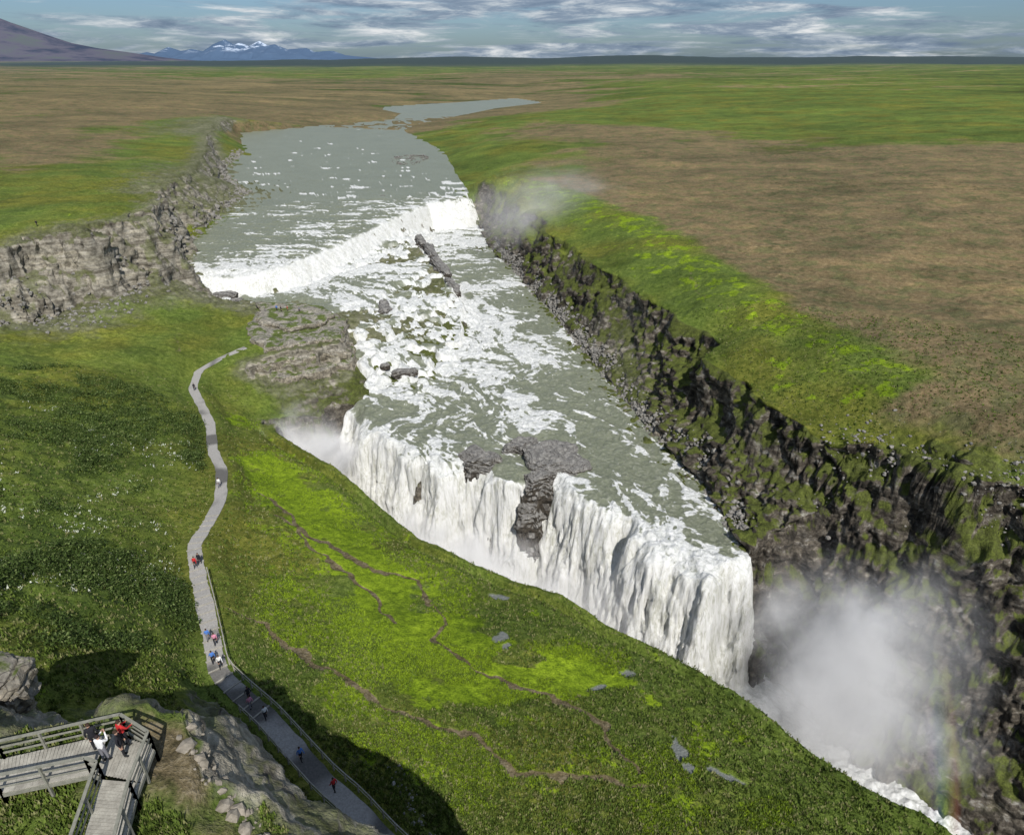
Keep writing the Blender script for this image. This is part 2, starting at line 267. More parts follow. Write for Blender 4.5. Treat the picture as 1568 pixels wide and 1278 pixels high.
# ------------------------------------------------------------------ node helpers
def newmat(n):
    m=bpy.data.materials.new(n);m.use_nodes=True;m.node_tree.nodes.clear();return m,NT(m.node_tree)
class NT:
    def __init__(s,t): s.t=t
    def n(s,ty,**k):
        nd=s.t.nodes.new(ty)
        for a,b in k.items(): setattr(nd,a,b)
        return nd
    def l(s,a,b): s.t.links.new(a,b)
    def setin(s,sock,v):
        if isinstance(v,bpy.types.NodeSocket): s.l(v,sock)
        else: sock.default_value=v
    def math(s,op,a,b=0,clamp=False):
        nd=s.n('ShaderNodeMath',operation=op,use_clamp=clamp);s.setin(nd.inputs[0],a);s.setin(nd.inputs[1],b);return nd.outputs[0]
    def ss(s,a,b,x):
        nd=s.n('ShaderNodeMapRange',interpolation_type='SMOOTHSTEP');s.setin(nd.inputs[0],x);nd.inputs[1].default_value=a;nd.inputs[2].default_value=b;return nd.outputs[0]
    def noise(s,vec,scale,detail=3,rough=.5,dist=0):
        nd=s.n('ShaderNodeTexNoise');s.setin(nd.inputs['Vector'],vec);nd.inputs['Scale'].default_value=scale;nd.inputs['Detail'].default_value=detail;nd.inputs['Roughness'].default_value=rough;nd.inputs['Distortion'].default_value=dist;return nd.outputs[0]
    def vor(s,vec,scale,feat='F1'):
        nd=s.n('ShaderNodeTexVoronoi',feature=feat);s.setin(nd.inputs['Vector'],vec);nd.inputs['Scale'].default_value=scale;return nd
    def ramp(s,f,st):
        nd=s.n('ShaderNodeValToRGB');s.setin(nd.inputs[0],f);e=nd.color_ramp.elements
        while len(e)<len(st): e.new(.5)
        for el,(p,c) in zip(e,st): el.position=p;el.color=(*c,1)
        return nd.outputs[0]
    def mix(s,f,a,b,mode='MIX'):
        nd=s.n('ShaderNodeMix',data_type='RGBA',blend_type=mode);s.setin(nd.inputs[0],f)
        for k,v in ((6,a),(7,b)):
            if isinstance(v,tuple): nd.inputs[k].default_value=(*v,1)
            else: s.l(v,nd.inputs[k])
        return nd.outputs[2]
    def vscale(s,vec,sc):
        nd=s.n('ShaderNodeVectorMath',operation='MULTIPLY');s.l(vec,nd.inputs[0]);nd.inputs[1].default_value=sc;return nd.outputs[0]
    def bump(s,h,strength,dist):
        nd=s.n('ShaderNodeBump');s.l(h,nd.inputs['Height']);nd.inputs['Strength'].default_value=strength;nd.inputs['Distance'].default_value=dist;return nd.outputs[0]
    def out(s,col,rough=.9,nrm=None,spec=.2):
        b=s.n('ShaderNodeBsdfPrincipled');s.setin(b.inputs['Base Color'],col if not isinstance(col,tuple) else (*col,1));s.setin(b.inputs['Roughness'],rough);b.inputs['Specular IOR Level'].default_value=spec
        if nrm is not None: s.l(nrm,b.inputs['Normal'])
        o=s.n('ShaderNodeOutputMaterial');s.l(b.outputs[0],o.inputs[0]);return b
def ground_material():
    m,t=newmat('ground_turf_and_rock')
    g=t.n('ShaderNodeNewGeometry');pos=g.outputs['Position']
    A=t.n('ShaderNodeAttribute',attribute_name='cls');B=t.n('ShaderNodeAttribute',attribute_name='aux')
    sa=t.n('ShaderNodeSeparateColor');t.l(A.outputs['Color'],sa.inputs[0]);sb=t.n('ShaderNodeSeparateColor');t.l(B.outputs['Color'],sb.inputs[0])
    br,rc,lu,sh=sa.outputs[0],sa.outputs[1],sa.outputs[2],A.outputs['Alpha']
    di,dk,po,fr=sb.outputs[0],sb.outputs[1],sb.outputs[2],B.outputs['Alpha']
    ct=lambda v,k: t.math('MULTIPLY',t.math('SUBTRACT',v,.5),k)
    n0=t.noise(pos,.035,4,.55);n1=t.noise(pos,.22,4,.6);n2=t.noise(pos,1.1,4,.65);n3=t.noise(pos,4.5,3,.7)
    nL=t.noise(t.vscale(pos,(.0030,.0085,.02)),1,6,.65,.6);nM=t.noise(t.vscale(pos,(.012,.02,.03)),1,7,.72,.4)
    nQ=t.noise(t.vscale(pos,(.06,.09,.1)),1,6,.75,.3)
    tex=t.math('ADD',t.math('MULTIPLY',n2,.5),t.math('MULTIPLY',n3,.5))
    grass=t.ramp(tex,[(.33,(.028,.045,.008)),(.45,(.075,.112,.018)),(.55,(.115,.16,.03)),(.68,(.20,.235,.07))])
    grass=t.mix(t.ss(.4,.65,n0),grass,t.mix(1,grass,(1.25,.95,.85),'MULTIPLY'))
    lushc=t.ramp(tex,[(.33,(.045,.08,.005)),(.46,(.13,.195,.009)),(.57,(.205,.29,.015)),(.7,(.31,.39,.035))])
    darkg=t.ramp(tex,[(.35,(.018,.032,.006)),(.5,(.055,.088,.016)),(.65,(.12,.16,.035))])
    brn=t.ramp(tex,[(.33,(.060,.046,.024)),(.46,(.14,.105,.054)),(.56,(.20,.15,.082)),(.7,(.24,.22,.13))])
    brn=t.mix(t.ss(.45,.62,n1),brn,t.ramp(tex,[(.35,(.06,.06,.024)),(.6,(.155,.145,.065))]))
    c=grass
    c=t.mix(t.ss(.39,.58,t.math('ADD',lu,ct(n1,2.4))),c,lushc)
    c=t.mix(t.math('MULTIPLY',t.ss(.42,.6,n1),t.math('MULTIPLY',sh,.9)),c,darkg)
    bm=t.math('ADD',br,ct(n0,.9));fz=t.ss(0,.02,fr)
    bm=t.math('ADD',bm,t.math('MULTIPLY',ct(nL,4.5),fz))
    bm=t.math('ADD',bm,ct(nM,2.0))
    c=t.mix(t.ss(.3,.7,bm),c,brn)
    c=t.mix(1,c,t.ramp(nM,[(.3,(.55,.6,.55)),(.5,(1,1,1)),(.7,(1.35,1.3,1.22))]),'MULTIPLY')
    c=t.mix(1,c,t.ramp(nQ,[(.32,(.6,.64,.6)),(.5,(1,1,1)),(.68,(1.32,1.28,1.2))]),'MULTIPLY')
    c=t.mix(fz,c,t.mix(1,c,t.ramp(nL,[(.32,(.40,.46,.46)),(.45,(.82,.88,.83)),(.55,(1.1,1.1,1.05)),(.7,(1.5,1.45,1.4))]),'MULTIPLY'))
    c=t.mix(t.math('MULTIPLY',t.math('MULTIPLY',fr,sh),1.5,True),c,(.018,.03,.022))
    dc=t.ramp(tex,[(.35,(.05,.042,.02)),(.5,(.125,.10,.055)),(.7,(.26,.22,.15))])
    c=t.mix(t.ss(.25,.65,t.math('ADD',di,ct(n2,.6))),c,dc)
    v=t.vor(pos,.9);v2=t.vor(pos,2.7);v3=t.vor(pos,.38)
    cl_=t.math('MULTIPLY',t.ss(.42,.12,v3.outputs['Distance']),t.math('MULTIPLY',t.ss(.48,.6,n0),.65))
    c=t.mix(t.math('MULTIPLY',cl_,t.ss(.2,.7,bm)),c,(.045,.05,.018))
    rn=t.noise(t.vscale(pos,(1,1,1.6)),.5,7,.75)
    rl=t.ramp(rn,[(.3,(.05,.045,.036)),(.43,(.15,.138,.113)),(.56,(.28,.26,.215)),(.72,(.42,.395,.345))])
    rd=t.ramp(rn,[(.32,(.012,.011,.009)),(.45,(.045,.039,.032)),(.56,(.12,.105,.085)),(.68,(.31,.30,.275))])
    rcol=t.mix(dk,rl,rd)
    lay=t.noise(t.vscale(pos,(.05,.05,1.1)),1,4,.6);rcol=t.mix(1,rcol,t.ramp(lay,[(.38,(.6,.58,.55)),(.5,(1,1,1)),(.62,(1.3,1.28,1.22))]),'MULTIPLY')
    nzs=t.n('ShaderNodeSeparateXYZ');t.l(g.outputs['Normal'],nzs.inputs[0])
    psz=t.n('ShaderNodeSeparateXYZ');t.l(pos,psz.inputs[0])
    nP=t.noise(pos,.11,4,.6)
    up=t.math('ADD',nzs.outputs[2],t.math('ADD',ct(n1,1.0),ct(nP,1.7)))
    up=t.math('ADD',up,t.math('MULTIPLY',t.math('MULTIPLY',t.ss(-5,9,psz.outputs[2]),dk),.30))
    moss=t.ramp(tex,[(.35,(.028,.034,.007)),(.5,(.07,.085,.018)),(.6,(.115,.14,.026)),(.7,(.16,.165,.06))])
    rmk=t.ss(.3,.6,t.math('ADD',rc,ct(n1,.6)))
    mf=t.math('ADD',.62,t.math('MULTIPLY',dk,.3))
    rcol=t.mix(t.math('MULTIPLY',t.ss(.48,.78,up),mf),rcol,moss)
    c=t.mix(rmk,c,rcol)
    c=t.mix(po,c,(.15,.16,.15))
    sp=t.math('MULTIPLY',t.math('LESS_THAN',v2.outputs['Distance'],.17),t.math('MULTIPLY',t.ss(.5,.65,n1),t.ss(.4,.8,bm)))
    c=t.mix(t.math('MULTIPLY',sp,.7),c,(.27,.25,.22))
    c=t.mix(t.math('MULTIPLY',fr,.38),c,(.10,.14,.17))  # aerial haze painted into the base colour, growing with distance
    nb=t.bump(t.math('ADD',t.math('MULTIPLY',n2,.6),t.math('MULTIPLY',n3,.4)),1.0,.4)
    t.out(c,t.math('SUBTRACT',.95,t.math('MULTIPLY',po,.8)),nb,.15);return m
rkf=np.clip(np.maximum(rk*(.55+.45*np.clip(patchF,0,1)),np.clip(rock,0,1)*.62),0,1)
lush=np.clip(lush*(1-bog),0,1)
dirtf=np.clip(np.maximum(dirt,np.maximum(trail,bog*.22)),0,1)
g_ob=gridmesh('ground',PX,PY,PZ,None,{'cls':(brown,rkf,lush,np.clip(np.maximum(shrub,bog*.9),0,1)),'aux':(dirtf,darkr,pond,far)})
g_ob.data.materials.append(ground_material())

# ------------------------------------------------------------------ water
ok=~np.isnan(Wz)
Wz=np.where(ok,Wz,-999).astype(np.float64);Wf=np.where(ok,Wf,0)
wsl=slope(np.where(ok,Wz,-8));wm=(Wz>Zg-1.6)&ok
wmk=(blur(wm.astype(float),2,1)>.02)&ok
fallm=sst(.8,1.8,wsl)*(Wz<-8.2);fallm=np.clip(blur(fallm,2,1)*1.2,0,1)*(Wz<-8.05)
fall2=np.clip(blur(sst(.45,1.0,wsl)*(Wz>-8.3)*(Wz<2.9)*(Y>185)*(Y<330),2,1),0,1)
casc=np.clip(Wf,0,1)*sst(136,142,Y)*(Wz>-8.5)*(Wz<2.95)*(Y<330)
wn=fbm(X/8,Y/8,o=3)*6.0
s=(Wz+wn)/2.5;f_=s-np.floor(s)
zt=(np.floor(s)+sst(.68,1,f_))*2.5-wn
tw=np.clip(casc*1.4,0,1)*(blur(wsl,3,1)>.04);tw=blur(tw,3,1)*(1-fall2)
WZ=Wz*(1-tw)+np.clip(zt,-8.3,3.2)*tw
turb=blur(np.clip(Wf,0,1),3,1)
al=X*.5-Y*.86;ac=X*.86+Y*.5
up_=sst(190,230,Y)
wpx=(fbm(X/12,Y/12,o=2)-.5)*14
n_lo=fbm((al+wpx)/8,(ac+wpx)/2.2,o=4);n_up=fbm(X/9,(Y+wpx*.4)/2.4,o=4)
flow=n_lo*(1-up_)+n_up*up_
lace=sst(.86,1,1-2*np.abs(fbm((al+wpx)/5,(ac+wpx)/3,o=4)-.5))
WZ+=((flow-.5)*(.5+turb*1.1)*(RR<900)+(fbm(X/2.2,Y/2.2,o=2)-.5)*.3*(RR<300))*(1-fall2)
WZ+=(np.abs(fbm(X/1.6,Y/1.3,o=3)-.5))*turb*1.6*(RR<400)
WX,WY=X.copy(),Y.copy()
mm=(fallm>.02)&wmk
x,y,z=X[mm],Y[mm],WZ[mm];u=x*.83-y*.55
dep=np.clip((-8-z)/21,0,1)
wob=(fbm(u/3,z/5,x*.1,3)-.5)*1.2
d=(fbm((u+wob)/.9,z/6,x*.1,4)-.5)*(1.5+1.6*dep)+(fbm(u/5,z/13,x*.05,3)-.5)*(3.0+2.5*dep)+(fbm(u/.8,z/1.3,x*.2,3)-.5)*(.5+1.5*dep)
WX[mm]+=-.55*d*fallm[mm];WY[mm]+=-.83*d*fallm[mm]
ssl=slope(WZ);stepf=sst(.6,1.5,blur(ssl,1,1))*casc
blob=fbm(X/16+3,Y/16,o=4);fineb=fbm(X/1.5,Y/1.1,o=3)
foam=Wf*1.05+(flow-.5)*1.6+(blob-.5)*.9+(fineb-.5)*.8+stepf*.4+lace*.4*np.clip(turb*2,0,1)-.16
foam=sst(.35,.98,foam);foam=np.maximum(np.maximum(foam,fallm),fall2);foam=np.where(Wz<-20,1,foam)
w_ob=gridmesh('river_water',WX,WY,WZ,wmk,{'wat':(foam,np.maximum(fallm,np.maximum(fall2*.8,stepf*.6)),turb,casc)})
def water_material():
    m,t=newmat('glacial_water')
    g=t.n('ShaderNodeNewGeometry');pos=g.outputs['Position']
    A=t.n('ShaderNodeAttribute',attribute_name='wat');sa=t.n('ShaderNodeSeparateColor');t.l(A.outputs['Color'],sa.inputs[0])
    fo,fa,tu=sa.outputs[0],sa.outputs[1],sa.outputs[2]
    n1=t.noise(pos,1.3,5,.7,.6);n2=t.noise(pos,.06,3,.5)
    base=t.mix(n2,(.145,.160,.108),(.210,.226,.160))
    base=t.mix(t.ss(.45,.75,n1),base,(.30,.31,.25))
    nf=t.noise(t.vscale(pos,(1,1,.09)),2.3,8,.75,.5);nf2=t.noise(t.vscale(pos,(1,1,.3)),.3,5,.65,.3)
    ff=t.ss(.36,.68,t.math('ADD',fo,t.math('MULTIPLY',t.math('SUBTRACT',n1,.5),1.1)))
    c=t.mix(ff,base,t.ramp(n1,[(.3,(.38,.39,.36)),(.5,(.62,.63,.61)),(.65,(.78,.78,.77))]))  # dark lows paint shading into the foam, along with grey gaps
    fc=t.ramp(t.math('ADD',t.math('MULTIPLY',nf,.72),t.math('MULTIPLY',nf2,.28)),[(.36,(.36,.36,.29)),(.44,(.56,.56,.50)),(.51,(.72,.72,.69)),(.62,(.81,.81,.80))])
    c=t.mix(fa,c,fc)
    nb=t.bump(t.mix(fa,n1,nf),.8,.6)
    t.out(c,t.math('ADD',.35,t.math('MULTIPLY',ff,.5)),nb,.2);return m
w_ob.data.materials.append(water_material())

# ------------------------------------------------------------------ helpers for objects
def arrmesh(name,V,F,mats,midx=None,smooth=False,parent=None):
    me=bpy.data.meshes.new(name);me.from_pydata([tuple(v) for v in V],[],[tuple(f) for f in F])
    for mm_ in mats: me.materials.append(mm_)
    if midx is not None: me.polygons.foreach_set('material_index',np.array(midx,dtype=np.int32))
    if smooth: me.polygons.foreach_set('use_smooth',np.ones(len(me.polygons),bool))
    me.update();ob=bpy.data.objects.new(name,me);scene.collection.objects.link(ob)
    if parent: ob.parent=parent
    return ob
def simple(n,a,b,scale=3,rough=.9,bump=.3,bd=.05):
    m,t=newmat(n);g=t.n('ShaderNodeNewGeometry');nz_=t.noise(g.outputs['Position'],scale,5,.65)
    t.out(t.ramp(nz_,[(.3,a),(.7,b)]),rough,t.bump(nz_,bump,bd));return m
# ------------------------------------------------------------------ rock islands
def rockmat(name,side,top,grass=False):
    m,t=newmat(name);g=t.n('ShaderNodeNewGeometry');pos=g.outputs['Position']
    rn=t.noise(pos,1.1,7,.75);vv=t.vor(pos,.9,'DISTANCE_TO_EDGE');nz_=t.n('ShaderNodeSeparateXYZ');t.l(g.outputs['Normal'],nz_.inputs[0])
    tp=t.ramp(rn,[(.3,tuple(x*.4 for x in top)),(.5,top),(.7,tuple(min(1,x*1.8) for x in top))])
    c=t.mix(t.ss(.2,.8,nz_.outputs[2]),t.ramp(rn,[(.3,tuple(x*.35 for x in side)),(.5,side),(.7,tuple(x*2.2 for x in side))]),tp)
    c=t.mix(t.math('MULTIPLY',t.ss(.05,0,vv.outputs['Distance']),.7),c,(.025,.022,.02))
    if grass:
        n1=t.noise(pos,.35,5,.65);c=t.mix(t.math('MULTIPLY',t.ss(.75,.95,nz_.outputs[2]),t.ss(.46,.56,n1)),c,t.ramp(rn,[(.3,(.04,.06,.012)),(.6,(.11,.14,.03))])) 
    t.out(c,.8,t.bump(rn,1,.35),.25);return m
rockm=rockmat('river_basalt',(.05,.042,.032),(.19,.183,.17))
ledgem=rockmat('layered_rock',(.22,.195,.15),(.26,.24,.20),True)
def rock_obj(name,loc,scl,rot=0,seed=0,sub=5,mat=None):
    bm=bmesh.new();bmesh.ops.create_icosphere(bm,subdivisions=sub,radius=1)
    co=np.array([v.co[:] for v in bm.verts]);n=co.copy()
    p=np.sign(co)*np.abs(co)**.62;co=p/np.max(np.abs(p));s=np.array(scl);w_=co*s;k=min(1,max(scl)/4)
    d=(fbm(w_[:,0]/2+seed,w_[:,1]/2,w_[:,2]/3,4)-.5)*2.6+(np.floor(fbm(w_[:,0]/1.5+seed,w_[:,1]/1.5+7,w_[:,2]/1.5,3)*6)/6-.5)*2.0
    lay=w_[:,2]/.9+fbm(w_[:,0]/3+seed,w_[:,1]/3,o=2)*2;lay=lay-np.floor(lay);d+=(sst(0,.3,lay)-.5)*.5
    d=d*k;nn=n.copy();nn[:,2]*=.4;w_=w_+nn*d[:,None]
    c_,s_=math.cos(rot),math.sin(rot)
    R=np.stack([w_[:,0]*c_-w_[:,1]*s_,w_[:,0]*s_+w_[:,1]*c_,w_[:,2]+.12*w_[:,1]],-1)+np.array(loc)
    for v,q in zip(bm.verts,R): v.co=q
    me=bpy.data.meshes.new(name);bm.to_mesh(me);bm.free();me.materials.append(mat or rockm)
    ob=bpy.data.objects.new(name,me);scene.collection.objects.link(ob);return ob
for i,a in enumerate([((7.8,109.0,-7.9),(5.2,5.0,2.2),.3),((2.2,114.2,-8.0),(3.6,1.8,1.6),.5),((11.8,106.6,-8.2),(3.0,2.2,1.6),.2),((4.9,103.2,-12.0),(3.1,2.4,5.4),.35),((3.2,100.4,-18),(2.3,2.2,6.5),.1),((-5.6,109.2,-9.6),(3.8,2.2,3.2),.1),((-3.2,107.4,-14),(2.0,1.6,4.4),.1),((-7.6,111.6,-8.2),(2.6,1.8,1.1),.9),
    ((-35,258,-1.4),(1.6,6,1.6),.3),((-29.5,243,-2.0),(1.5,8,2.0),.35),((-24.5,226,-3.0),(1.6,8,2.2),.42),((-19,209,-4.6),(1.4,6,2.2),.4),
    ((-37,186,-3.6),(1.7,4,1.3),.2),((-25.5,147,-6.4),(3.0,.9,1.0),.3),((-31,150,-6.0),(1.3,.7,.8),.3),
    ((-84.5,190,-1.2),(3.2,1.5,1.3),.2),((-80,187,-1.8),(2,1,1.0),.4),((-62,333,2.6),(1.6,.7,.5),.2)]):
    rock_obj('river_rock',a[0],a[1],a[2],i*13.7,5 if i<8 else 4)
# layered promontory between the two falls
def slab(poly,z0,z1,seed,par,inset=0):
    c=np.mean(poly,axis=0);pp=[]
    for a,b in zip(poly,poly[1:]+poly[:1]):
        n=max(1,int(math.hypot(b[0]-a[0],b[1]-a[1])/.45))
        for i in range(n): pp.append((a[0]+(b[0]-a[0])*i/n,a[1]+(b[1]-a[1])*i/n))
    pp=np.array(pp);N=len(pp);t_=np.roll(pp,-2,0)-np.roll(pp,2,0);t_/=np.hypot(t_[:,0],t_[:,1])[:,None]+1e-9;nn=np.stack([t_[:,1],-t_[:,0]],-1)
    if ((pp+nn-c)**2).sum()<((pp-nn-c)**2).sum(): nn=-nn
    V=[];F=[];L=9
    for j in range(L):
        zz=z0+(z1-z0)*j/(L-1)
        d=(fbm(pp[:,0]/4+seed,pp[:,1]/4,o=3)-.5)*3.6+(np.floor(fbm(pp[:,0]/1.8+seed,pp[:,1]/1.8,np.full(N,zz/1.4),2)*5)/5-.5)*1.1-inset-.45*(j/(L-1))**3-.8*(1-j/(L-1))**2
        q=pp+nn*d[:,None]
        for k in range(N): V.append((q[k,0],q[k,1],zz+.15*math.sin(k*.3)))
    for j in range(L-1):
        for k in range(N): a=j*N+k;b=j*N+(k+1)%N;F.append((a,b,b+N,a+N))
    base=(L-1)*N;R=14
    for i in range(1,R+1):
        f=1-i/R
        for k in range(N):
            px=c[0]+(V[base+k][0]-c[0])*f;py=c[1]+(V[base+k][1]-c[1])*f
            V.append((px,py,z1+.15+float(vn(px/2.5+seed,py/2.5))*.6-.2))
    for i in range(R):
        o=base+i*N
        for k in range(N): F.append((o+k,o+(k+1)%N,o+N+(k+1)%N,o+N+k))
    return arrmesh('rock_layer',V,F,[ledgem],parent=par)
prom=bpy.data.objects.new('rock_promontory',None);scene.collection.objects.link(prom)
slab([(-66,170),(-47,169),(-40.5,161),(-37.5,147),(-44,141),(-52,138.0),(-60,137),(-64,145)],-8.0,-3.6,1,prom,.2)
slab([(-68,171),(-47,170),(-41,161),(-39.5,148),(-49,143),(-58,139.5),(-63,142),(-66,152)],-3.7,-1.0,5,prom,.0)
slab([(-70,173),(-48,171),(-42,162),(-41,151),(-50,146.0),(-58,144),(-63,149),(-68,160)],-1.1,1.1,9,prom,.3)
slab([(-70,174.5),(-50,172),(-45,165),(-47,157),(-56,153),(-64,159)],1.0,2.4,12,prom,.6)
bm0=bmesh.new();bmesh.ops.create_icosphere(bm0,subdivisions=1,radius=1);SV=np.array([v.co[:] for v in bm0.verts]);SF=np.array([[v.index for v in f.verts] for f in bm0.faces]);bm0.free()
def stonemesh(name,pts,mat):
    Vs=[];Fs=[];o=0
    for (x,y,z,s) in pts:
        sv=s*np.array([random.uniform(.7,1.4),random.uniform(.7,1.4),random.uniform(.5,1)])
        Vs.append(SV*sv*(1+rng.uniform(-.25,.25,(len(SV),1)))+np.array([x,y,z]));Fs.append(SF+o);o+=len(SV)
    return arrmesh(name,np.concatenate(Vs),np.concatenate(Fs),[mat])
pts=[]
for i in range(300):
    a=random.random()*6.283;q=.8+.2*random.random() if i<190 else random.random()
    pts.append((-67+math.cos(a)*q*11+random.gauss(0,1),462+math.sin(a)*q*24+random.gauss(0,2)+(abs(math.cos(a))*10),2.95,random.uniform(.2,.7)))
stonemesh('boulder_bar',pts,rockm)
stonem=simple('grey_stone',(.06,.056,.05),(.33,.315,.285),2.5)
def along(L,n,spread,smin,smax,name,mat,dz=0):
    seg=[math.hypot(b[0]-a[0],b[1]-a[1]) for a,b in zip(L[:-1],L[1:])];tot=sum(seg);pts=[]
    for i in range(n):
        d=random.random()*tot;k=0
        while d>seg[k] and k<len(seg)-1: d-=seg[k];k+=1
        t_=d/seg[k];a,b=L[k],L[k+1]
        x=a[0]+(b[0]-a[0])*t_+random.gauss(0,spread);y=a[1]+(b[1]-a[1])*t_+random.gauss(0,spread)
        pts.append((x,y,float(gz(np.array(x),np.array(y)))+dz,smin+(smax-smin)*random.random()**4))
    return stonemesh(name,pts,mat)
along([(q[0]+1.0,q[1]+.5) for q in BR[11:]],4600,1.0,.15,.7,'talus_boulders',stonem,.1)
along([(q[0],q[1]) for q in RS[8:12]]+[(85,60)],1100,3,.08,.4,'rim_boulders',stonem,.05)
along([(q[0],q[1]) for q in LC[:5]],500,3.5,.15,.7,'cliff_scree',stonem,.1)
along([(q[0]-1.5,q[1]) for q in LB[9:18]],900,1.6,.3,1.3,'bank_boulders',stonem,.1)
along([(-10,37),(-7,30.5),(0,29.6),(8,31.5)],160,.35,.06,.25,'trail_stones',stonem,.05)
rock_obj('cliff_rock',(-30.6,27.0,27.2),(2.2,1.6,1.6),.3,3,5,ledgem)

# ------------------------------------------------------------------ vegetation masses
def trimesh(name,V,mats,mi):
    V=V.reshape(-1,3).astype(np.float32);nf=len(V)//3;me=bpy.data.meshes.new(name);me.vertices.add(nf*3);me.vertices.foreach_set('co',V.ravel())
    me.loops.add(nf*3);me.loops.foreach_set('vertex_index',np.arange(nf*3,dtype=np.int32));me.polygons.add(nf);me.polygons.foreach_set('loop_start',np.arange(0,nf*3,3,dtype=np.int32))
    for q in mats: me.materials.append(q)
    me.polygons.foreach_set('material_index',mi.astype(np.int32));me.update(calc_edges=True)
    ob=bpy.data.objects.new(name,me);scene.collection.objects.link(ob);return ob
def tuftmass(name,pts,h0,h1,k,mats,w=.35,spread=.22,flat=.5):
    x,y=pts[:,0],pts[:,1];z=gz(x,y);N=len(x);mi=rng.integers(0,len(mats),N)
    a=rng.uniform(0,6.283,(N,k));rad=rng.uniform(0,spread,(N,k));hh=rng.uniform(h0,h1,(N,1))*rng.uniform(.6,1.1,(N,k))
    cx=x[:,None]+np.cos(a)*rad;cy=y[:,None]+np.sin(a)*rad;cz=z[:,None]-.03+np.zeros((N,k))
    lean=rng.uniform(0,flat,(N,k))*hh;b=a+rng.uniform(-1,1,(N,k));ww=w*hh
    p0=np.stack([cx-np.sin(b)*ww,cy+np.cos(b)*ww,cz],-1);p1=np.stack([cx+np.sin(b)*ww,cy-np.cos(b)*ww,cz],-1);p2=np.stack([cx+np.cos(b)*lean,cy+np.sin(b)*lean,cz+hh],-1)
    return trimesh(name,np.stack([p0,p1,p2],2),mats,np.repeat(mi,k))
def leafm(n,c1,c2): return simple(n,c1,c2,.8,.8,0.1)
gA=leafm('turf_green',(.07,.11,.018),(.13,.18,.03));gB=leafm('turf_dark',(.035,.058,.01),(.08,.12,.018));gC=leafm('turf_lush',(.13,.20,.012),(.22,.31,.018));gD=leafm('turf_straw',(.16,.17,.06),(.23,.23,.10))
pdF=np.full_like(Z,9.0);pdF[jr]=pd
def region(fn,n):
    out=[];c=0
    while c<n:
        a=rng.uniform(-math.radians(58),math.radians(50),n*2);rr=np.exp(rng.uniform(math.log(16),math.log(150),n*2))
        x=rr*np.sin(a);y=rr*np.cos(a);k=fn(x,y);out.append(np.stack([x[k],y[k]],-1));c+=k.sum()
    return np.concatenate(out)[:n]
rkS=blur(rk,2,1)
def okg(x,y): return (gz(x,y,rkS)<.15)&(gz(x,y,pdF)>1.5)&(gz(x,y,pond)<.2)&(gz(x,y,inriv.astype(float))<.1)&(gz(x,y,dirtf)<.35)
tuftmass('grass_tufts',region(lambda x,y:okg(x,y)&(gz(x,y,lush)<.6),80000),.12,.34,6,[gA,gB,gA,gD])
tuftmass('lush_moss_tufts',region(lambda x,y:okg(x,y)&(gz(x,y,lush)>.25)&(fbm(x/4,y/4,o=3)>.5)&(y<120)&(x<40),28000),.10,.26,6,[gC,gA,gC])
sA=leafm('shrub_leaf',(.022,.042,.008),(.06,.095,.018));sB=leafm('shrub_leaf_light',(.09,.13,.035),(.17,.21,.075))
sp=region(lambda x,y:okg(x,y)&(x<-28)&(y>28)&(gz(x,y,shrub)>.10)&(fbm(x/8+2,y/8,o=3)>.49),4200)
V=[];mi=[]
for (x,y) in sp:
    R=random.uniform(.4,1.35);z=float(gz(np.array(x),np.array(y)));k=int(60*R)
    d=rng.normal(size=(k,3));d/=np.linalg.norm(d,axis=1)[:,None];d*=rng.uniform(.45,1,(k,1))**.6
    c=np.stack([x+d[:,0]*R,y+d[:,1]*R,z+np.abs(d[:,2])*R*.9],-1)+rng.normal(0,.08,(k,3))
    s=rng.uniform(.08,.2,(k,1,1));t3=rng.normal(size=(k,3,3));t3/=np.linalg.norm(t3,axis=2)[:,:,None]
    V.append((c[:,None,:]+t3*s).reshape(-1,3));mi.append((rng.random(k)<(.08+.3*(d[:,2]>.4))).astype(int))
trimesh('willow_shrubs',np.concatenate(V),[sA,sB],np.concatenate(mi))
fl=simple('flower_white',(.32,.35,.27),(.58,.60,.52),3)
tuftmass('white_wildflowers',region(lambda x,y:okg(x,y)&(x<-26)&(y>27)&(y<100)&(gz(x,y,shrub)>.1)&(fbm(x/5+9,y/5,o=2)>.5),2200),.14,.28,5,[fl,sB],.45,.25,1.2)

# ------------------------------------------------------------------ footpath
pathm,t=newmat('path_gravel');g=t.n('ShaderNodeNewGeometry');pos=g.outputs['Position']
a1=t.noise(pos,.13,2,.5);a2=t.noise(pos,6,4,.7)
c=t.mix(t.ss(.40,.52,a1),(.13,.125,.115),(.36,.345,.32));c=t.mix(1,c,t.ramp(a2,[(.3,(.7,.7,.7)),(.7,(1.15,1.15,1.15))]),'MULTIPLY')
t.out(c,.85,t.bump(a2,.4,.04))
def resample(L,step):
    out=[]
    for a,b in zip(L[:-1],L[1:]):
        n=max(1,int(math.hypot(b[0]-a[0],b[1]-a[1])/step))
        for i in range(n): out.append([a[k]+(b[k]-a[k])*i/n for k in range(3)])
    out.append(list(L[-1][:3]));return np.array(out)
pl=resample(PATH,.5)
for _ in range(6): pl[1:-1]=(pl[:-2]+2*pl[1:-1]+pl[2:])/4
tg=np.gradient(pl,axis=0);tg/=np.hypot(tg[:,0],tg[:,1])[:,None];nrm=np.stack([-tg[:,1],tg[:,0]],-1)
V=[];F=[]
wv=.88+.3*(fbm(pl[:,0]/1.7,pl[:,1]/1.7,o=2)-.5)
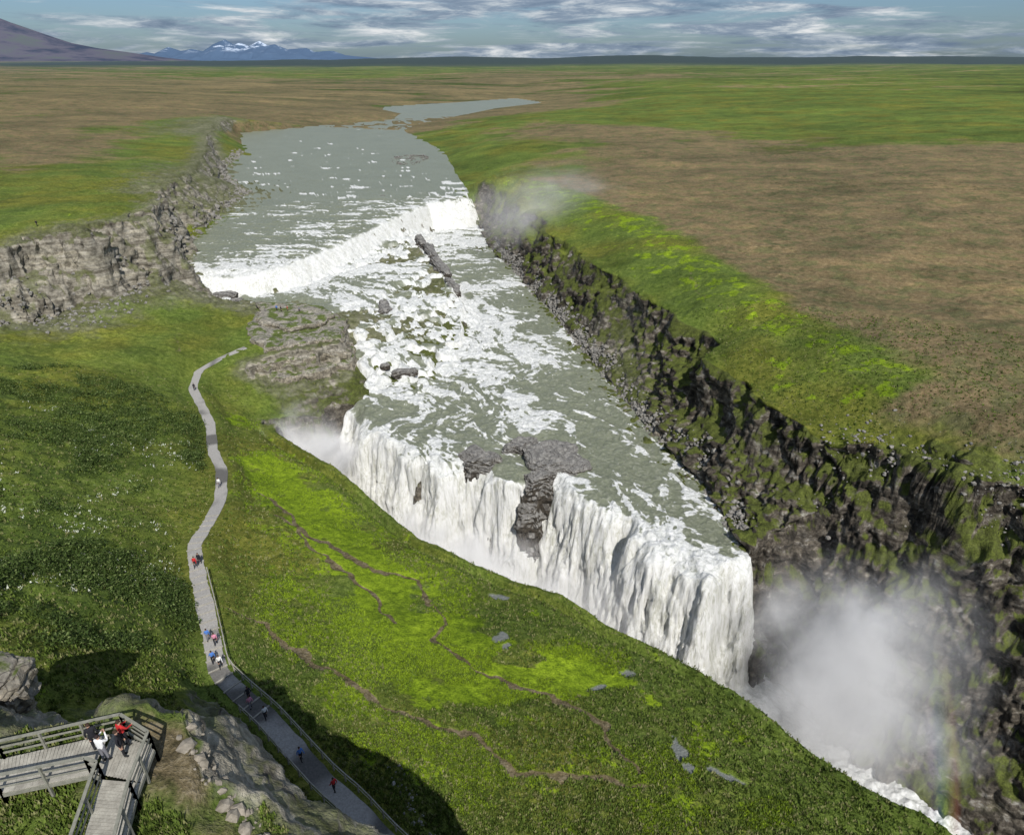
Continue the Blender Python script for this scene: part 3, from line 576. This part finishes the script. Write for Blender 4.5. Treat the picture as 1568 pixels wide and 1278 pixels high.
for i,p in enumerate(pl):
    for k,o in enumerate((-1,-.97,-.3,.3,.97,1)):
        e=-.25 if k in(0,5) else .08
        V.append((p[0]+nrm[i,0]*o*wv[i],p[1]+nrm[i,1]*o*wv[i],p[2]+e))
for i in range(len(pl)-1):
    for k in range(5): a=i*6+k;F.append((a,a+6,a+7,a+1))
arrmesh('footpath',V,F,[pathm])
woodm,t=newmat('weathered_wood');g=t.n('ShaderNodeNewGeometry');pos=g.outputs['Position']
a1=t.noise(pos,1.7,4,.6);a2=t.noise(t.vscale(pos,(14,14,14)),1,3,.7)
t.out(t.mix(1,t.ramp(a1,[(.3,(.25,.235,.20)),(.7,(.44,.42,.36))]),t.ramp(a2,[(.3,(.75,.75,.75)),(.7,(1.1,1.1,1.1))]),'MULTIPLY'),.85,t.bump(a2,.3,.01))
woodd=simple('rail_wood',(.15,.15,.12),(.27,.265,.22),4)
class Boxes:
    def __init__(s): s.V=[];s.F=[]
    def bar(s,a,b,w,h):
        a=np.array(a,float);b=np.array(b,float);d=b-a;L=np.linalg.norm(d);d/=L
        up=np.array([0,0,1.]) if abs(d[2])<.9 else np.array([1.,0,0])
        sd=np.cross(d,up);sd/=np.linalg.norm(sd);up=np.cross(sd,d);o=len(s.V)
        for e,q in ((0,a),(1,b)):
            for (i,j) in ((-1,-1),(1,-1),(1,1),(-1,1)): s.V.append(q+sd*i*w/2+up*j*h/2)
        s.F+=[(o,o+3,o+2,o+1),(o+4,o+5,o+6,o+7)]+[(o+i,o+(i+1)%4,o+4+(i+1)%4,o+4+i) for i in range(4)]
    def make(s,n,mat,parent=None): return arrmesh(n,s.V,s.F,[mat],parent=parent)
bx=Boxes()
for i in range(0,len(pl)):
    if 40<pl[i,1]<76 and i%3==0:
        p=pl[i];bx.bar((p[0]-nrm[i,0]*.9,p[1]-nrm[i,1]*.9,p[2]+.1),(p[0]+nrm[i,0]*.9,p[1]+nrm[i,1]*.9,p[2]+.1),.14,.12)
bx.make('step_edging',woodm)
fen=bpy.data.objects.new('path_fence',None);scene.collection.objects.link(fen)
b1=Boxes();b2=Boxes()
for side,rng_ in ((-1,(14,62)),(1,(14,42))):
    prev=None
    for i in range(0,len(pl),3):
        if not(rng_[0]<pl[i,1]<rng_[1]): continue
        p=pl[i];q=np.array([p[0]+nrm[i,0]*1.1*side,p[1]+nrm[i,1]*1.1*side,p[2]])
        b1.bar(q-(0,0,.3),q+(0,0,1.05),.10,.10)
        if prev is not None:
            b2.bar(prev+(0,0,1.06),q+(0,0,1.06),.08,.06);b2.bar(prev+(0,0,.6),q+(0,0,.6),.04,.05)
        prev=q
b1.make('fence_posts',woodm,fen);b2.make('fence_rails',woodm,fen)

# ------------------------------------------------------------------ viewing deck
deck=bpy.data.objects.new('viewing_deck',None);scene.collection.objects.link(deck)
ZD=32.6
O=[(-31,17.0),(-22.6,19.1),(-17.9,20.5),(-16.2,19.6),(-15.9,17.3),(-15.3,15.0),(-14.4,11)]
I=[(-30.5,15.2),(-21.7,17.5),(-18.3,18.35),(-17.7,18.15),(-17.0,15.1),(-16.0,11)]
bb=Boxes()
def lerp(a,b,t): return (a[0]+(b[0]-a[0])*t,a[1]+(b[1]-a[1])*t)
def boards(a0,a1,b0,b1):
    L=math.hypot(a1[0]-a0[0],a1[1]-a0[1]);n=int(L/.15)
    for i in range(n):
        t_=(i+.5)/n;p=lerp(a0,a1,t_);q=lerp(b0,b1,t_);j=random.uniform(-.006,.006)
        bb.bar((*p,ZD-.02+j),(*q,ZD-.02+j),.135,.045)
boards(O[0],O[1],I[0],I[1]);boards(O[1],(-18.6,20.3),I[1],(-18.35,18.35))
boards((-18.45,20.32),(-16.2,19.65),(-18.2,18.4),(-15.98,18.0))
boards((-17.75,18.1),I[4],(-16.05,17.95),O[5]);boards(I[4],I[5],O[5],O[6])
bb.make('deck_boards',woodm,deck)
bp=Boxes();br_=Boxes();bj=Boxes()
for L in (O,I):
    for a,b in zip(L[:-1],L[1:]):
        n=max(1,round(math.hypot(b[0]-a[0],b[1]-a[1])/1.5))
        for i in range(n+1):
            p=lerp(a,b,i/n);bp.bar((*p,ZD-.9),(*p,ZD+1.08),.1,.1)
        br_.bar((*a,ZD+1.12),(*b,ZD+1.12),.14,.05)
        for h in (.35,.72): br_.bar((*a,ZD+h),(*b,ZD+h),.035,.09)
        bj.bar((*a,ZD-.15),(*b,ZD-.15),.08,.2)
bp.make('rail_posts',woodd,deck);br_.make('rail_bars',woodd,deck);bj.make('deck_joists',woodd,deck)
along([(-16.0,21.4),(-14.2,19.6),(-12.8,18.7),(-10.6,16.6)],70,.35,.08,.4,'cliff_top_stones',simple('tan_stone',(.13,.115,.09),(.36,.32,.26),2),.05)

# ------------------------------------------------------------------ people
skinm=simple('skin',(.42,.25,.18),(.5,.31,.22),5,.6);shoem=simple('shoes',(.02,.02,.02),(.04,.04,.04));eyem=simple('eyes',(.02,.015,.01),(.03,.02,.02))
cm={}
def cloth(c):
    k=str(c)
    if k not in cm: cm[k]=simple('cloth_fabric',tuple(x*.85 for x in c),c,9,.85)
    return cm[k]
def person(loc,head,jacket,trousers,hair=(.05,.03,.02),pose='stand',h=1.72):
    ms=[skinm,cloth(jacket),cloth(trousers),shoem,cloth(hair),eyem]
    V=[];E=[];Rr=[];M=[]
    def add(p,rad,mat,par=None):
        V.append(p);Rr.append(rad);M.append(mat)
        if par is not None:E.append((par,len(V)-1))
        return len(V)-1
    st=.16 if pose=='walk' else .03
    pel=add((0,0,.95),.15,2);sp1=add((0,0,1.1),.135,1,pel);ch=add((0,.0,1.30),.16,1,sp1);nb=add((0,0,1.45),.075,1,ch);nk=add((0,.01,1.52),.055,0,nb);hd=add((0,.02,1.60),.088,0,nk);ht=add((0,.01,1.67),.085,4,hd)
    for s in (-1,1):
        f=st*s
        hp=add((s*.09,0,.90),.105,2,pel);kn=add((s*.10,f*.5+.02,.50),.068,2,hp);an=add((s*.10,f*1.0-(.04 if f<0 else 0),.10+(.04 if f<0 and st>.1 else 0)),.045,3,kn);toe=add((s*.11,f+.15,.045),.042,3,an)
        sh=add((s*.17,0,1.40),.068,1,ch)
        if pose=='lean': el=add((s*.24,.12,1.18),.05,1,sh);wr=add((s*.20,.36,1.12),.034,1,el);dv=np.array([0,1,-.15])
        elif pose=='photo': el=add((s*.26,.16,1.25),.05,1,sh);wr=add((s*.08,.34,1.50),.034,1,el);dv=np.array([-s*.3,.3,.9])
        else: el=add((s*.235,-.02-f*.4,1.13),.05,1,sh);wr=add((s*.25,.08-f*.9,.90),.034,1,el);dv=np.array([0,.25,-1])
        dv=dv/np.linalg.norm(dv);wp=np.array(V[wr]);pa=add(tuple(wp+dv*.06),.03,0,wr)
        sd=np.cross(dv,[s,0,0]);sd/=np.linalg.norm(sd)
        for k,(o,L) in enumerate(((-.03,.07),(-.01,.08),(.01,.075),(.03,.06))):
            p1=wp+dv*.10+sd*o;f1=add(tuple(p1),.010,0,pa);add(tuple(p1+dv*L*.9+np.array([-s*.02,0,0])),.008,0,f1)
        t1=add(tuple(wp+dv*.05+sd*-.045),.011,0,pa);add(tuple(wp+dv*.09+sd*-.065),.009,0,t1)
    me=bpy.data.meshes.new('tmp');me.from_pydata(V,E,[]);ob=bpy.data.objects.new('tmp',me);scene.collection.objects.link(ob)
    ob.modifiers.new('s','SKIN');sv=me.skin_vertices[0].data
    for i,q in enumerate(Rr): sv[i].radius=(q,q*.8 if M[i] in(1,2) and i<4 else q)
    sv[0].use_root=True
    ss_=ob.modifiers.new('u','SUBSURF');ss_.levels=1;ss_.render_levels=1
    dg=bpy.context.evaluated_depsgraph_get();ev=ob.evaluated_get(dg);m2=bpy.data.meshes.new_from_object(ev)
    bpy.data.objects.remove(ob)
    VV=np.array(V)
    for q in ms: m2.materials.append(q)
    for pg in m2.polygons:
        c=np.array(pg.center);pg.material_index=M[int(np.argmin(((VV-c)**2).sum(1)))];pg.use_smooth=True
    root=bpy.data.objects.new('person',m2);scene.collection.objects.link(root)
    bm=bmesh.new()
    def sph(c,s,mi,seg=8):
        r0=bmesh.ops.create_uvsphere(bm,u_segments=seg,v_segments=6,radius=1)
        for v in r0['verts']: v.co=Vector((v.co.x*s[0]+c[0],v.co.y*s[1]+c[1],v.co.z*s[2]+c[2]))
        for f in {f for v in r0['verts'] for f in v.link_faces}: f.material_index=mi;f.smooth=True
    sph((0,-.005,1.665),(.092,.1,.085),4,12)
    sph((0,.115,1.60),(.014,.022,.02),0);sph((-.033,.098,1.625),(.012,.01,.008),5);sph((.033,.098,1.625),(.012,.01,.008),5)
    sph((0,.1,1.56),(.025,.01,.007),5);sph((-.09,.02,1.605),(.012,.02,.03),0);sph((.09,.02,1.605),(.012,.02,.03),0)
    hm=bpy.data.meshes.new('head_details');bm.to_mesh(hm);bm.free()
    for q in ms: hm.materials.append(q)
    ho=bpy.data.objects.new('head_details',hm);scene.collection.objects.link(ho);ho.parent=root
    root.location=loc;root.rotation_euler=(0,0,head);root.scale=(h/1.74,)*3
white=(.75,.75,.74);red=(.5,.03,.03);blue=(.08,.2,.55);blk=(.02,.02,.025);grey=(.2,.2,.22);pink=(.6,.25,.35)
person((-18.7,19.55,ZD),.6,blk,blk,pose='stand')
person((-17.95,18.95,ZD),-.1,white,grey,(.03,.02,.02),'photo',1.75)
person((-17.3,19.2,ZD),-1.2,blk,blk,pose='stand');person((-17.45,19.7,ZD),-.4,red,blk,pose='lean')
def onpath(yv,off,*a,**k):
    i=int(np.argmin(np.abs(pl[:,1]-yv)+(pl[:,0]>5)*99));p=pl[i]
    person((p[0]+nrm[i,0]*off,p[1]+nrm[i,1]*off,p[2]+.08),*a,**k)
onpath(49.6,.3,.5,blue,grey,pose='walk');onpath(49.0,-.3,.4,pink,blk,pose='walk');onpath(46.5,.2,.6,blue,blk,pose='walk');onpath(45.6,-.3,3.6,white,blk,pose='walk')
onpath(62.5,.1,3.3,red,blk,pose='walk');onpath(63.4,-.4,3.2,blk,blk,pose='walk');onpath(84.7,.2,3.4,white,grey,pose='walk');onpath(126,-.2,.3,blk,blk,pose='walk')
onpath(41.2,.3,.8,pink,grey,pose='walk');onpath(41.8,-.2,.8,blk,blk,pose='walk');onpath(40,.1,.8,white,blk,pose='walk');onpath(33.3,0,.9,red,blk,pose='walk');onpath(36,.2,4,blue,blk,pose='walk')
person((-126.6,181,float(gz(np.array(-126.6),np.array(181.)))-.02),1.,blk,blk)
for i,(x,y) in enumerate([(-58.3,166),(-59.8,165.6),(-61.2,166.4),(-55,165.2)]): person((x,y,2.5),-1+i*.4,[red,blk,blue,grey][i],blk,pose='stand')

# ------------------------------------------------------------------ distant mountains
def ridge(name,y0,prof,depth,mats,nx_=260,ny_=50,amp=.25):
    xs=np.linspace(prof[0][0]*y0,prof[-1][0]*y0,nx_);h=np.interp(xs/y0,[p[0] for p in prof],[p[1] for p in prof])
    V=np.zeros((ny_,nx_,3))
    for j in range(ny_):
        t_=j/(ny_-1)*2-1;yy=y0+t_*depth;fall=np.clip(1-abs(t_)**.9,0,1)
        rd=1-np.abs(fbm(xs/(depth*.35),np.full(nx_,yy/(depth*.35)),o=5)-.5)*2
        V[j,:,0]=xs;V[j,:,1]=yy;V[j,:,2]=h*fall+(rd-.75)*h*amp*1.2*np.minimum(1,fall*4)*(abs(t_)+.15)-10
    idx=np.arange(nx_*ny_).reshape(ny_,nx_)
    F=np.stack([idx[:-1,:-1],idx[:-1,1:],idx[1:,1:],idx[1:,:-1]],-1).reshape(-1,4)
    return arrmesh(name,V.reshape(-1,3),F,mats,smooth=True)
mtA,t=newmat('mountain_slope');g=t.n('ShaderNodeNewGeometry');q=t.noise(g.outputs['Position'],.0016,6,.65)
t.out(t.ramp(q,[(.35,(.045,.06,.095)),(.5,(.105,.105,.14)),(.65,(.10,.12,.125))]),1,None,0)  # bluish tones carry painted distance haze
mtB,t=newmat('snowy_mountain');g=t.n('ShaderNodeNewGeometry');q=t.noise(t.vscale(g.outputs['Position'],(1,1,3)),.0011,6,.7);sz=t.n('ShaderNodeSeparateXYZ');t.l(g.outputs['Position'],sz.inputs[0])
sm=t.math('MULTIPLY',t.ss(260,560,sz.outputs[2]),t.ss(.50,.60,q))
t.out(t.mix(sm,(.075,.12,.195),(.5,.58,.70)),1,None,0)  # blue of the bare slopes includes painted distance haze
ridge('mountain',13000,[(-1.6,900),(-1.0,1250),(-.8,1000),(-.71,850),(-.675,780),(-.65,650),(-.625,540),(-.585,360),(-.547,270),(-.50,190),(-.46,120),(-.40,20)],3500,[mtA])
ridge('snowy_mountain_range',30000,[(q[0],q[1]*1.18) for q in [(-.60,150),(-.50,230),(-.48,320),(-.47,270),(-.45,480),(-.435,360),(-.42,430),(-.405,350),(-.39,570),(-.375,720),(-.365,560),(-.355,600),(-.345,500),(-.33,650),(-.32,520),(-.31,560),(-.295,400),(-.27,450),(-.26,330),(-.235,360),(-.22,230),(-.17,120)]],2200,[mtB],700,40,.35)

# ------------------------------------------------------------------ mist
def mist(loc,scl,rotz,dens,ns=2.0,wob=.9):
    me=bpy.data.meshes.new('spray_mist');bm=bmesh.new();bmesh.ops.create_icosphere(bm,subdivisions=3,radius=1);bm.to_mesh(me);bm.free()
    ob=bpy.data.objects.new('spray_mist',me);scene.collection.objects.link(ob);ob.location=loc;ob.scale=scl;ob.rotation_euler=(0,0,rotz)
    m,t=newmat('spray_mist');tc=t.n('ShaderNodeTexCoord');vl=t.n('ShaderNodeVectorMath',operation='LENGTH');t.l(tc.outputs['Object'],vl.inputs[0])
    g=t.n('ShaderNodeNewGeometry');q=t.noise(g.outputs['Position'],ns*.05,4,.62,.6)
    fall=t.ss(1.0,0.0,t.math('ADD',vl.outputs['Value'],t.math('MULTIPLY',t.math('SUBTRACT',.56,q),wob*2.2)))
    edge=t.ss(1.0,.5,vl.outputs['Value'])
    d=t.math('MULTIPLY',t.math('MULTIPLY',t.math('MULTIPLY',fall,fall),edge),dens)
    v=t.n('ShaderNodeVolumePrincipled');v.inputs['Color'].default_value=(1,1,1,1);v.inputs['Anisotropy'].default_value=-.35;t.l(d,v.inputs['Density'])
    o=t.n('ShaderNodeOutputMaterial');t.l(v.outputs[0],o.inputs['Volume']);me.materials.append(m)
    try: m.cycles.volume_step_rate=2.5
    except Exception: pass
    return ob
mist((-4,91,-23),(52,13,17),-.52,.30,1.8)
mist((48,66,-17),(26,22,29),.5,.23,1.8,.7)
mist((-42,119,-13),(15,13,16),0,.42,2.0,.8)
mist((12,272,9),(48,66,22),-.3,.026,1.0,.7)

# ------------------------------------------------------------------ rainbow standing in the gorge spray
el=math.radians(45.5);tv=Vector((-.30,.954,0)).normalized();trav=Vector((tv.x*math.cos(el),tv.y*math.cos(el),-math.sin(el)))
e1=trav.cross(Vector((0,0,1))).normalized();e2=e1.cross(trav).normalized()
V=[];F=[];NB=8;NS=40;top=Vector((0,0,60))
for i in range(NS):
    ph=math.radians(-58+i/(NS-1)*46)
    for j in range(NB):
        th=math.radians(41.8+2.0*j/(NB-1));V.append(top+(trav*math.cos(th)+(e1*math.cos(ph)+e2*math.sin(ph))*math.sin(th))*104)
for i in range(NS-1):
    for j in range(NB-1): a=i*NB+j;F.append((a,a+1,a+NB+1,a+NB))
m,t=newmat('rainbow_spectrum');at=t.n('ShaderNodeAttribute',attribute_name='hue');sc_=t.n('ShaderNodeSeparateColor');t.l(at.outputs['Color'],sc_.inputs[0])
cr=t.ramp(sc_.outputs[0],[(0,(.0,.0,.0)),(.2,(.2,.12,.35)),(.4,(.08,.3,.35)),(.55,(.2,.4,.12)),(.7,(.5,.42,.08)),(.85,(.55,.18,.08)),(1,(0,0,0))])
em=t.n('ShaderNodeEmission');t.l(cr,em.inputs[0]);t.l(t.math('MULTIPLY',sc_.outputs[1],.2),em.inputs[1])
tr=t.n('ShaderNodeBsdfTransparent');ad=t.n('ShaderNodeAddShader');t.l(em.outputs[0],ad.inputs[0]);t.l(tr.outputs[0],ad.inputs[1]);o=t.n('ShaderNodeOutputMaterial');t.l(ad.outputs[0],o.inputs[0])
rb=arrmesh('rainbow',V,F,[m]);a=rb.data.attributes.new('hue','FLOAT_COLOR','POINT')
hv=np.zeros((len(V),4),np.float32)
for i in range(NS):
    for j in range(NB): hv[i*NB+j]=(j/(NB-1),min(1,(1-i/(NS-1))*2.2),0,1)
a.data.foreach_set('color',hv.ravel())

# ------------------------------------------------------------------ world, sun, camera
w=bpy.data.worlds.new("World");scene.world=w;w.use_nodes=True;nt=w.node_tree;nt.nodes.clear();t=NT(nt)
sky=t.n('ShaderNodeTexSky',sky_type='NISHITA');sky.sun_disc=False;sky.sun_elevation=el;sky.sun_rotation=math.atan2(-tv.x,-tv.y)
bg=t.n('ShaderNodeBackground');t.l(t.mix(1,sky.outputs[0],(.62,.82,1.12),'MULTIPLY'),bg.inputs[0]);bg.inputs[1].default_value=.078
tc=t.n('ShaderNodeTexCoord');gen=tc.outputs['Generated']
n1=t.noise(t.vscale(gen,(5,5,60)),1,7,.62,.6);n2=t.noise(t.vscale(gen,(12,12,80)),1.0,7,.65,.4);n3=t.noise(t.vscale(gen,(2.5,2.5,25)),1,3,.5)
cl=t.ramp(n2,[(.35,(.15,.21,.31)),(.47,(.27,.34,.44)),(.56,(.52,.58,.64)),(.67,(.88,.89,.90))])
bc=t.n('ShaderNodeBackground');t.l(cl,bc.inputs[0]);bc.inputs[1].default_value=.95
mx=t.n('ShaderNodeMixShader');cf=t.ss(.44,.56,t.math('ADD',t.math('MULTIPLY',n1,.6),t.math('MULTIPLY',n3,.42)));t.l(t.math('MULTIPLY',cf,.9),mx.inputs[0]);t.l(bg.outputs[0],mx.inputs[1]);t.l(bc.outputs[0],mx.inputs[2])
o=t.n('ShaderNodeOutputWorld');t.l(mx.outputs[0],o.inputs[0])
sd=bpy.data.lights.new('sun','SUN');sd.energy=4.9;sd.angle=math.radians(.5);sd.color=(1,.96,.9);so=bpy.data.objects.new('sun',sd);scene.collection.objects.link(so);so.rotation_euler=trav.to_track_quat('-Z','Y').to_euler()
cd=bpy.data.cameras.new('camera');cd.sensor_width=36;cd.lens=36*1022/1568;cd.clip_end=150000;cd.clip_start=.5
co=bpy.data.objects.new('camera',cd);scene.collection.objects.link(co);co.location=(0,0,60);co.rotation_euler=(math.radians(61.9),0,0);scene.camera=co
